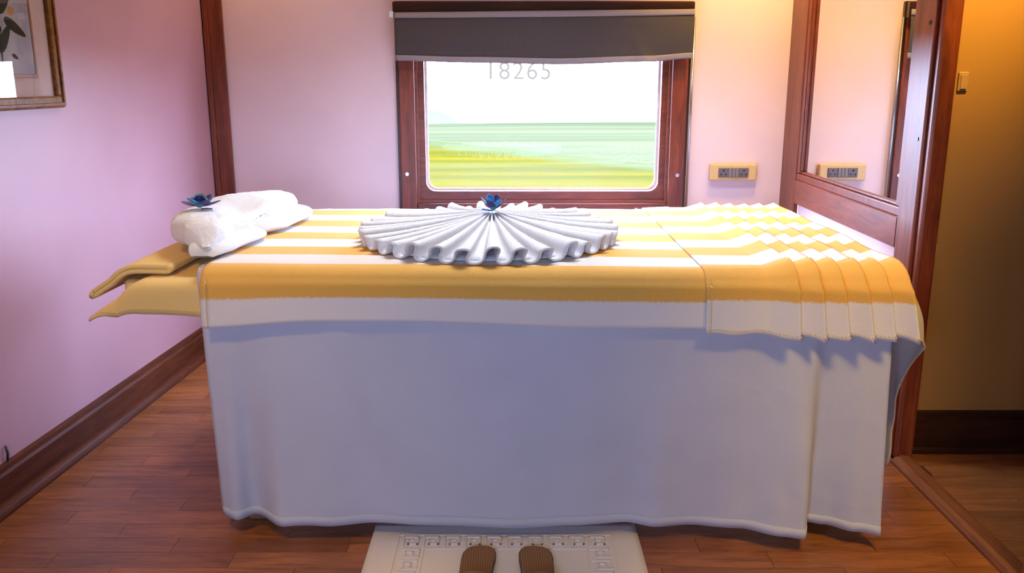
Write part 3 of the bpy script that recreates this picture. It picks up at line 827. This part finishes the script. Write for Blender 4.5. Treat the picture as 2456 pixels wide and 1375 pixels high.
grid('folded_edge', 10, 30, fold_edge(0), 'terry_cream', fo, None, 0.0115)
grid('folded_edge', 10, 30, fold_edge(1), 'terry_cream', fo, None, 0.0115)

# --- thick white folded towel (pillow roll) on the head end
pw = empty('rolled_towel', (-0.85, 2.65, 0.738))
tag(pw, 'thick white terry towel folded as a pillow with a blue orchid', 'towel')
Lx = [(2.245, -0.835), (2.30, -0.895), (2.40, -0.955), (2.50, -0.985), (2.65, -0.985), (2.80, -0.955), (2.95, -0.90), (3.04, -0.83)]
Rx = [(2.245, -0.775), (2.30, -0.772), (2.42, -0.785), (2.55, -0.765), (2.62, -0.775), (2.75, -0.745), (2.90, -0.72), (3.04, -0.735)]
Hh = [(2.245, 0.045), (2.30, 0.085), (2.42, 0.086), (2.60, 0.086), (2.75, 0.096), (2.92, 0.088), (3.04, 0.045)]
def pil(u, v):
    v = 0.5-0.5*math.cos(PI*v); y = lerp(2.235, 3.05, v)
    e = max(0.0, 1-abs(2*v-1)**6)**0.5
    l, r, h = interp(Lx, y), interp(Rx, y), interp(Hh, y)
    cx, hw = (l+r)/2, (r-l)/2*(0.02+0.98*e); a = 2*PI*u
    ca, sa = math.cos(a), math.sin(a)
    px = cx + hw*math.copysign(abs(ca)**0.72, ca); pz = h*0.5 + h*0.5*(0.02+0.98*e)*math.copysign(abs(sa)**0.75, sa)
    # valley where the upper fold dips towards the opening
    if sa > 0: pz -= 0.024*math.exp(-((px-(r-0.05))/0.05)**2)*math.exp(-((y-2.60)/0.12)**2)
    pz += 0.004*nz(px*12, y*9, 3)*(1 if sa > 0 else 0)
    fz = 0.0022*nz(px*70, y*70, pz*70)+0.0014*nz(px*150, y*150, pz*150); pz += fz*(0.3+0.7*abs(sa)); px += fz*ca
    pz = max(pz, 0.004)
    return (px+0.85, y-2.65, pz+0.008)
grid('upper_fold', 110, 110, pil, 'terry_white', pw, None, 0, True)
def flap_low(pts_l, pts_r, y0, y1, h):
    def f(u, v):
        y = lerp(y0, y1, v); l = interp(pts_l, y); r = interp(pts_r, y)
        e = max(0.02, 1-abs(2*v-1)**8)**0.5
        a = 2*PI*u; ca, sa = math.cos(a), math.sin(a)
        px = (l+r)/2 + (r-l)/2*math.copysign(abs(ca)**0.6, ca)*(0.6+0.4*e); t_ = (px-l)/(r-l)
        hh = h*(1-0.55*max(0, t_))*e
        pz = hh*0.5 + hh*0.5*math.copysign(abs(sa)**0.8, sa)
        return (px+0.85, y-2.65, pz+0.004+(0.003*nz(px*20, y*14, 6)+0.0018*nz(px*90, y*90, 2))*(sa > 0))
    return f
grid('lower_fold', 72, 60, flap_low([(2.24, -0.86), (2.6, -0.84)], [(2.24, -0.765), (2.32, -0.748), (2.52, -0.722), (2.60, -0.745)], 2.238, 2.60, 0.050), 'terry_white', pw, None, 0, True)
grid('lower_fold', 72, 60, flap_low([(2.58, -0.86), (3.05, -0.84)], [(2.58, -0.735), (2.68, -0.695), (2.90, -0.675), (3.05, -0.70)], 2.585, 3.055, 0.055), 'terry_white', pw, None, 0, True)

# --- pleated white fan towel in the middle
FC = Vector((-0.060, 2.635)); EC = Vector((-0.068, 2.555)); EA, EB = 0.378, 0.402
NP = 40
rp = [random.uniform(-1, 1) for _ in range(NP+1)]; rp[NP] = rp[0]
rq = [random.uniform(-1, 1) for _ in range(NP+1)]; rq[NP] = rq[0]
def rim(phi):
    d = Vector((math.cos(phi), math.sin(phi))); o = FC-EC
    a = (d.x/EA)**2+(d.y/EB)**2; b = 2*(o.x*d.x/EA**2+o.y*d.y/EB**2); c = (o.x/EA)**2+(o.y/EB)**2-1
    return (-b+math.sqrt(b*b-4*a*c))/(2*a)
def fan_pt(u, v):
    p = u*NP; k = min(int(p), NP-1); f = p-k
    rr = lerp(0.05, 1.0, v)
    h = 0.5-0.5*math.cos(2*PI*f)
    loop = 0.105*(0.5+0.5*v)
    side = 1 if math.cos(2*PI*(k+0.5)/NP) > 0 else -1
    lean = 0.20*v*side*h
    ang = 2*PI*(k + f + loop*math.sin(4*PI*f) + lean + 0.12*rp[k]*math.sin(PI*f)*v)/NP - PI/2 + PI/NP
    R = rim(ang)*(1 + 0.020*rq[k]*math.sin(PI*f) - 0.012*(1-h))
    r = R*rr
    amp = (0.012 + 0.028*v**0.75)*(1+0.22*rp[k]*math.sin(PI*f))
    z = 0.7420 + 0.050*(1-v)**1.6 + amp*h*1.05 + 0.0012*nz(r*40*math.cos(ang), r*40*math.sin(ang), 1)
    return (FC.x + r*math.cos(ang), FC.y + r*math.sin(ang), z)
fan = empty('fan_towel', (FC.x, FC.y, 0.738))
tag(fan, 'white towel pleated into a round fan on the striped towel', 'towel')
grid('pleats', NP*18, 26, loc_fn(fan_pt, (FC.x, FC.y, 0.738)), 'terry_white', fan, None, 0.0045, True, 1.0)
def fan_base(u, v):
    ang = 2*PI*u; r = rim(ang)*0.93*v + 0.0005
    return (r*math.cos(ang), r*math.sin(ang), 0.0065+0.030*(1-v)**1.6)
grid('inner_layer', 60, 8, fan_base, 'terry_white', fan, None, 0.003, True)
bm = bmesh.new(); bmesh.ops.create_uvsphere(bm, u_segments=24, v_segments=12, radius=0.035)
for v_ in bm.verts: v_.co.z *= 0.6
bm_obj('gathered_centre', bm, 'terry_white', fan, (0, 0, 0.045), smooth=True)

# --- orchids
def petal_mesh(L, W, curl):
    vs, fs = [], []; nu, nv = 8, 10
    for j in range(nv+1):
        t_ = j/nv; wv = W*0.5*math.sin(PI*min(0.97, 0.06+0.91*t_))**0.7
        for i in range(nu+1):
            s_ = 2*i/nu-1
            vs.append((wv*s_, L*t_, curl*L*t_*t_ + 0.25*wv*s_*s_ - 0.05*L*math.sin(PI*t_)))
    for j in range(nv):
        for i in range(nu): a = j*(nu+1)+i; fs.append((a, a+1, a+nu+2, a+nu+1))
    me = bpy.data.meshes.new('petal'); me.from_pydata(vs, [], fs)
    for p in me.polygons: p.use_smooth = True
    return me
def orchid(label, loc, rz, scale, tilt, spec):
    root = empty('orchid', loc, rz); tag(root, label, 'flower')
    for (az, el, L, W, curl, mt) in spec:
        me = petal_mesh(L*scale, W*scale, curl); me.materials.append(MATS[mt])
        o = link_mesh('petal', me, None, root, (0, 0, 0.008*scale/0.03), (el+tilt[0], tilt[1], az))
        o.rotation_mode = 'XYZ'
        o.rotation_euler = (el, 0, az)
        s = o.modifiers.new('thick', 'SOLIDIFY'); s.thickness = 0.0012
    bm = bmesh.new(); bmesh.ops.create_uvsphere(bm, u_segments=12, v_segments=8, radius=0.22*scale)
    for v_ in bm.verts: v_.co.y *= 1.4; v_.co.z *= 0.8
    bm_obj('lip', bm, 'petal_teal', root, (0, -0.15*scale, 0.40*scale), smooth=True)
    return root
sp1 = [(0.3, 0.9, 1.0, 0.62, 0.2, 'petal_cyan'), (1.5, 0.7, 1.0, 0.7, 0.1, 'petal_cyan'), (2.7, 0.5, 0.9, 0.6, 0.2, 'petal_indigo'), (-0.9, 0.95, 1.0, 0.7, 0.1, 'petal_indigo'),
       (-1.9, 0.35, 1.0, 0.6, 0.3, 'petal_indigo'), (3.6, 0.55, 1.0, 0.6, 0.2, 'petal_cyan'), (0.9, 1.25, 0.8, 0.6, -0.2, 'petal_indigo'), (2.2, 1.2, 0.8, 0.6, -0.1, 'petal_cyan')]
o1 = orchid('blue orchid bloom at the centre of the white fan towel', (FC.x+0.002, FC.y-0.03, 0.803), 0.2, 0.048, (0, 0), sp1)
tube('stem', [(0, 0, 0.008), (-0.012, -0.004, 0.010), (-0.034, -0.004, 0.014)], 0.0022, 'petal_cyan', o1, 6)
sp2 = [(1.4, 0.18, 1.0, 0.62, 0.05, 'petal_indigo'), (-1.5, 0.22, 1.0, 0.66, 0.05, 'petal_indigo'), (0.3, 0.8, 0.8, 0.7, 0.0, 'petal_teal'), (2.4, 0.5, 0.85, 0.7, 0.1, 'petal_cyan'),
       (-2.4, 0.40, 0.8, 0.65, 0.1, 'petal_indigo'), (3.3, 0.85, 0.75, 0.6, 0.1, 'petal_indigo'), (-0.7, 0.55, 0.85, 0.7, 0.1, 'petal_indigo'), (1.0, 0.6, 0.7, 0.6, 0.0, 'petal_indigo')]
o2 = orchid('dark blue orchid lying on the rolled white pillow towel', (-0.895, 2.485, 0.826), 0.1, 0.058, (0, 0), sp2)
tube('stem', [(0, 0, 0.008), (0.014, 0.006, 0.008), (0.030, 0.008, 0.006)], 0.0022, 'stem_green', o2, 6)

# ------------------------------------------------------------------ bath mat with key border
bmx = empty('bath_mat', (-0.018, 1.935, 0.0))
tag(bmx, 'cream cotton bath mat with a raised key border on the floor', 'mat')
def mat_pt(u, v):
    x = lerp(-0.355, 0.355, u); y = lerp(-0.28, 0.235, v)
    return (x, y, 0.006+0.0012*nz(x*7, y*7, 2))
grid('pad', 40, 30, mat_pt, 'terry_mat', bmx, None, 0.008)
def key_mesh():
    bm = bmesh.new(); w = 0.0045
    P = [(0, 0), (0, 1), (0.82, 1), (0.82, 0.26), (0.30, 0.26), (0.30, 0.66), (0.56, 0.66)]
    S = 0.046
    for (a, b), (c, d) in zip(P, P[1:]):
        x0, x1 = sorted((a*S, c*S)); y0, y1 = sorted((b*S, d*S))
        add_box(bm, x0-w/2, x1+w/2, y0-w/2, y1+w/2, 0.0, 0.0042)
    bmesh.ops.recalc_face_normals(bm, faces=bm.faces[:])
    me = bpy.data.meshes.new('key_motif'); bm.to_mesh(me); bm.free(); me.materials.append(MATS['terry_mat']); return me
KM = key_mesh()
for i in range(10): link_mesh('key_motif', KM, None, bmx, (-0.268+i*0.0545, 0.112, 0.0102))
for i in range(7):
    link_mesh('key_motif', KM, None, bmx, (-0.268, 0.096-i*0.0545, 0.0102), (0, 0, -PI/2))
    link_mesh('key_motif', KM, None, bmx, (0.2225, 0.096-i*0.0545, 0.0102), (0, 0, -PI/2))
for (x0, x1, y0, y1) in ((-0.285, 0.284, 0.168, 0.172), (-0.213, 0.213, 0.098, 0.102), (-0.285, -0.281, -0.26, 0.167), (0.280, 0.284, -0.26, 0.167), (-0.214, -0.210, -0.26, 0.097), (0.210, 0.214, -0.26, 0.097)):
    box('border_ridge', x0, x1, y0, y1, 0.0102, 0.0132, 'terry_mat', bmx)

# slippers, heels towards the table
def sole_pts(L, sgn):
    pts = []
    prof = [(0.0, 0.0), (0.02, 0.55), (0.06, 0.80), (0.13, 0.97), (0.22, 1.0), (0.35, 0.96), (0.5, 0.93), (0.65, 1.03), (0.78, 1.10), (0.88, 1.0), (0.95, 0.75), (0.985, 0.45), (1.0, 0.0)]
    hw = 0.043
    right = [(hw*w + sgn*0.006*math.sin(PI*t_), -L*t_) for t_, w in prof]
    left = [(-hw*w + sgn*0.006*math.sin(PI*t_), -L*t_) for t_, w in prof[1:-1]]
    return right + left[::-1]
def scaled(pts, k, c): return [((x-c[0])*k+c[0], (y-c[1])*k+c[1]) for x, y in pts]
def slipper(loc, rz, sgn, lab):
    r = empty('slipper', loc, rz); tag(r, lab, 'slipper', 'pair of slippers on the bath mat')
    p = sole_pts(0.275, sgn); c = (0, -0.137)
    prism('sole', p, 'z', 0.0, 0.010, 'slipper_edge', r)
    prism('insole', scaled(p, 0.94, c), 'z', 0.0102, 0.0135, 'insole_weave', r)
    def strap(u, v):
        a = lerp(-0.08*PI, 1.08*PI, u); y = lerp(-0.190, -0.250, v)
        return (0.049*math.cos(a)+sgn*0.005, y, 0.012+0.040*max(-0.2, math.sin(a)))
    grid('strap', 20, 6, strap, 'insole_weave', r, None, 0.004)
slipper((-0.079, 2.030, 0.0147), -0.03, -1, 'tan woven slipper on the bath mat, the one nearer the picture wall')
slipper((0.056, 2.028, 0.0147), 0.01, 1, 'tan woven slipper on the bath mat, the one nearer the doorway')

# ------------------------------------------------------------------ ceiling lamps (above the frame)
def downlight(loc, energy, radius, lab, spot=2.3, blend=0.8, aim=None):
    r = empty('ceiling_lamp', loc); tag(r, lab, 'lamp', 'recessed ceiling lamps')
    bm = bmesh.new()
    prof = [(0.042, 0.0), (0.060, -0.002), (0.066, -0.006), (0.062, -0.010), (0.046, -0.012), (0.042, -0.006)]
    n = 28; R_ = [[bm.verts.new((a*math.cos(2*PI*k/n), a*math.sin(2*PI*k/n), z)) for k in range(n)] for a, z in prof]
    for i in range(len(prof)):
        A, B = R_[i], R_[(i+1) % len(prof)]
        for k in range(n): bm.faces.new([A[k], A[(k+1) % n], B[(k+1) % n], B[k]])
    bm_obj('trim_ring', bm, 'steel', r, smooth=True)
    cyl('diffuser', 0.0415, 0.003, 'lamp_glow', r, (0, 0, -0.004), n=28)
    l = bpy.data.lights.new('lamp_light', 'SPOT'); l.energy = energy; l.color = LAMP_COL; l.shadow_soft_size = radius; l.spot_size = spot; l.spot_blend = blend
    o = bpy.data.objects.new('lamp_light', l); C.objects.link(o); o.parent = r; o.location = (0, 0, -0.02)
    if aim:   # swivelled reading-type spot
        o.rotation_euler = (Vector(aim)-Vector(loc)).to_track_quat('-Z', 'Y').to_euler()
downlight((-1.02, 3.74, CEIL), 16, 0.04, 'recessed ceiling lamp above the head end corner by the window wall')
downlight((1.00, 3.45, CEIL), 110, 0.06, 'recessed ceiling lamp above the mirror corner by the window wall', 1.7, 1.0, (1.15, 4.0, 1.55))
downlight((1.50, 2.10, CEIL), 260, 0.05, 'recessed ceiling lamp over the corridor floor behind the doorway', 1.05, 1.0, (1.36, 2.68, 1.75))
downlight((1.05, 0.95, CEIL), 200, 0.20, 'recessed ceiling lamp near the doorway on the viewer side', 0.85, 1.0, (1.12, 2.15, 0.52))
downlight((-1.15, 1.20, CEIL), 75, 0.10, 'recessed ceiling lamp near the picture wall on the viewer side', 1.0, 1.0, (-1.0, 2.25, 0.65))
for lx, wh in ((-0.60, 'head end of the table'), (0.10, 'middle of the table'), (0.80, 'foot end of the table')):  # row of lamps added to warm the floor, mat and sheet bottom
    downlight((lx, 1.48, CEIL), 32, 0.06, 'added ceiling lamp brightening the floor before the ' + wh, 0.62, 0.3)

# frosted panel added overhead to brighten the table top
cl = empty('fill_panel', (0.15, 2.85, CEIL)); tag(cl, 'long frosted ceiling panel added to brighten the massage table', 'lamp')
ring_b = [(-0.60, 0.60, -0.20, -0.18, -0.035, 0.0), (-0.60, 0.60, 0.18, 0.20, -0.035, 0.0), (-0.60, -0.58, -0.18, 0.18, -0.035, 0.0), (0.58, 0.60, -0.18, 0.18, -0.035, 0.0)]
multi_box('panel_frame', ring_b, 'steel', cl, 0.002)
t = NT('panel_glow'); e = t.node('ShaderNodeEmission'); e.inputs[0].default_value = (0.86, 0.91, 1.0, 1); e.inputs[1].default_value = 2.0; t.link(e.outputs[0], t.out.inputs[0])
box('diffuser', -0.579, 0.579, -0.179, 0.179, -0.022, -0.016, 'panel_glow', cl)
l = bpy.data.lights.new('panel_fill', 'AREA'); l.shape = 'RECTANGLE'; l.size = 1.1; l.size_y = 0.34; l.energy = 20; l.color = (0.86, 0.91, 1.0); l.spread = math.radians(115)
lo = bpy.data.objects.new('panel_fill', l); C.objects.link(lo); lo.parent = cl; lo.location = (0, 0, -0.04)

# ------------------------------------------------------------------ countryside outside
GZ = -4.0
def crest(x): return 100.0 + 3*math.sin(x*0.03)
def bound(x): return interp([(-30, 84), (-9, 76), (0, 66), (10, 55), (30, 50)], x)
def yel(u, v):
    x = lerp(-260, 260, u); y = lerp(5.0, bound(x), v); return (x, y, GZ + 0.5*nz(x*0.01, y*0.03, 1)*smooth01((y-10)/20))
yfld = grid('yellow_field', 60, 30, yel, 'yellow_crop'); tag(yfld, 'bright yellow crop field seen through the train window', 'field', kind='structure')
def grn(u, v):
    x = lerp(-260, 260, u)
    if v < 0.6: y = lerp(bound(x), crest(x), v/0.6); z = GZ + 0.5*nz(x*0.01, y*0.03, 1)*(1-v/0.6) + 0.35*math.exp(-((x-12)/28)**2)*v/0.6
    else: k = (v-0.6)/0.4; y = crest(x)+160*k; z = GZ - 40*k + 0.35*math.exp(-((x-12)/28)**2)*(1-k)
    return (x, y, z)
gfld = grid('green_field', 80, 40, grn, 'green_crop'); tag(gfld, 'pale green meadow beyond the yellow field outside', 'field', kind='structure')
def rear(u, v): return (lerp(-260, 260, u), lerp(5.0, -260, v), GZ-0.02)
rf = grid('rear_field', 20, 20, rear, 'green_crop'); tag(rf, 'green land on the other side of the train', 'field', kind='structure')
def hill(name, x0, x1, y, ztop, lab, skew):
    def f(u, v):
        x = lerp(x0, x1, u); h = smooth01((1-u)*5) if not skew else smooth01(u*1.4)
        k = 1-abs(2*v-1); return (x, y + 60*(v-0.5), lerp(-70, ztop-(1-h)*18, smooth01(k*1.0)))
    o = grid(name, 40, 12, f, 'far_hill'); tag(o, lab, 'hill', kind='structure')
hill('far_ridge', -210, -16, 600, -20.0, 'distant ridge with haze painted pale blue on the picture wall side of the view', False)
hill('far_ridge', 40, 330, 640, -24.0, 'distant ridge with haze painted pale blue on the socket side of the view', True)
def hedge(u, v):
    a = 2*PI*u; x = lerp(11.2, 26, v); y = 57.5+0.30*(x-11.2); r = 0.16*math.sin(PI*min(0.95, 0.05+v))
    return (x, y+2*r*math.cos(a), GZ+0.25+r*math.sin(a)+0.02*(x-11))
hg = grid('low_hedge', 8, 30, hedge, 'hedge_green', None, None, 0, True); tag(hg, 'thin dark hedge line crossing the far field', 'hedge', kind='structure')
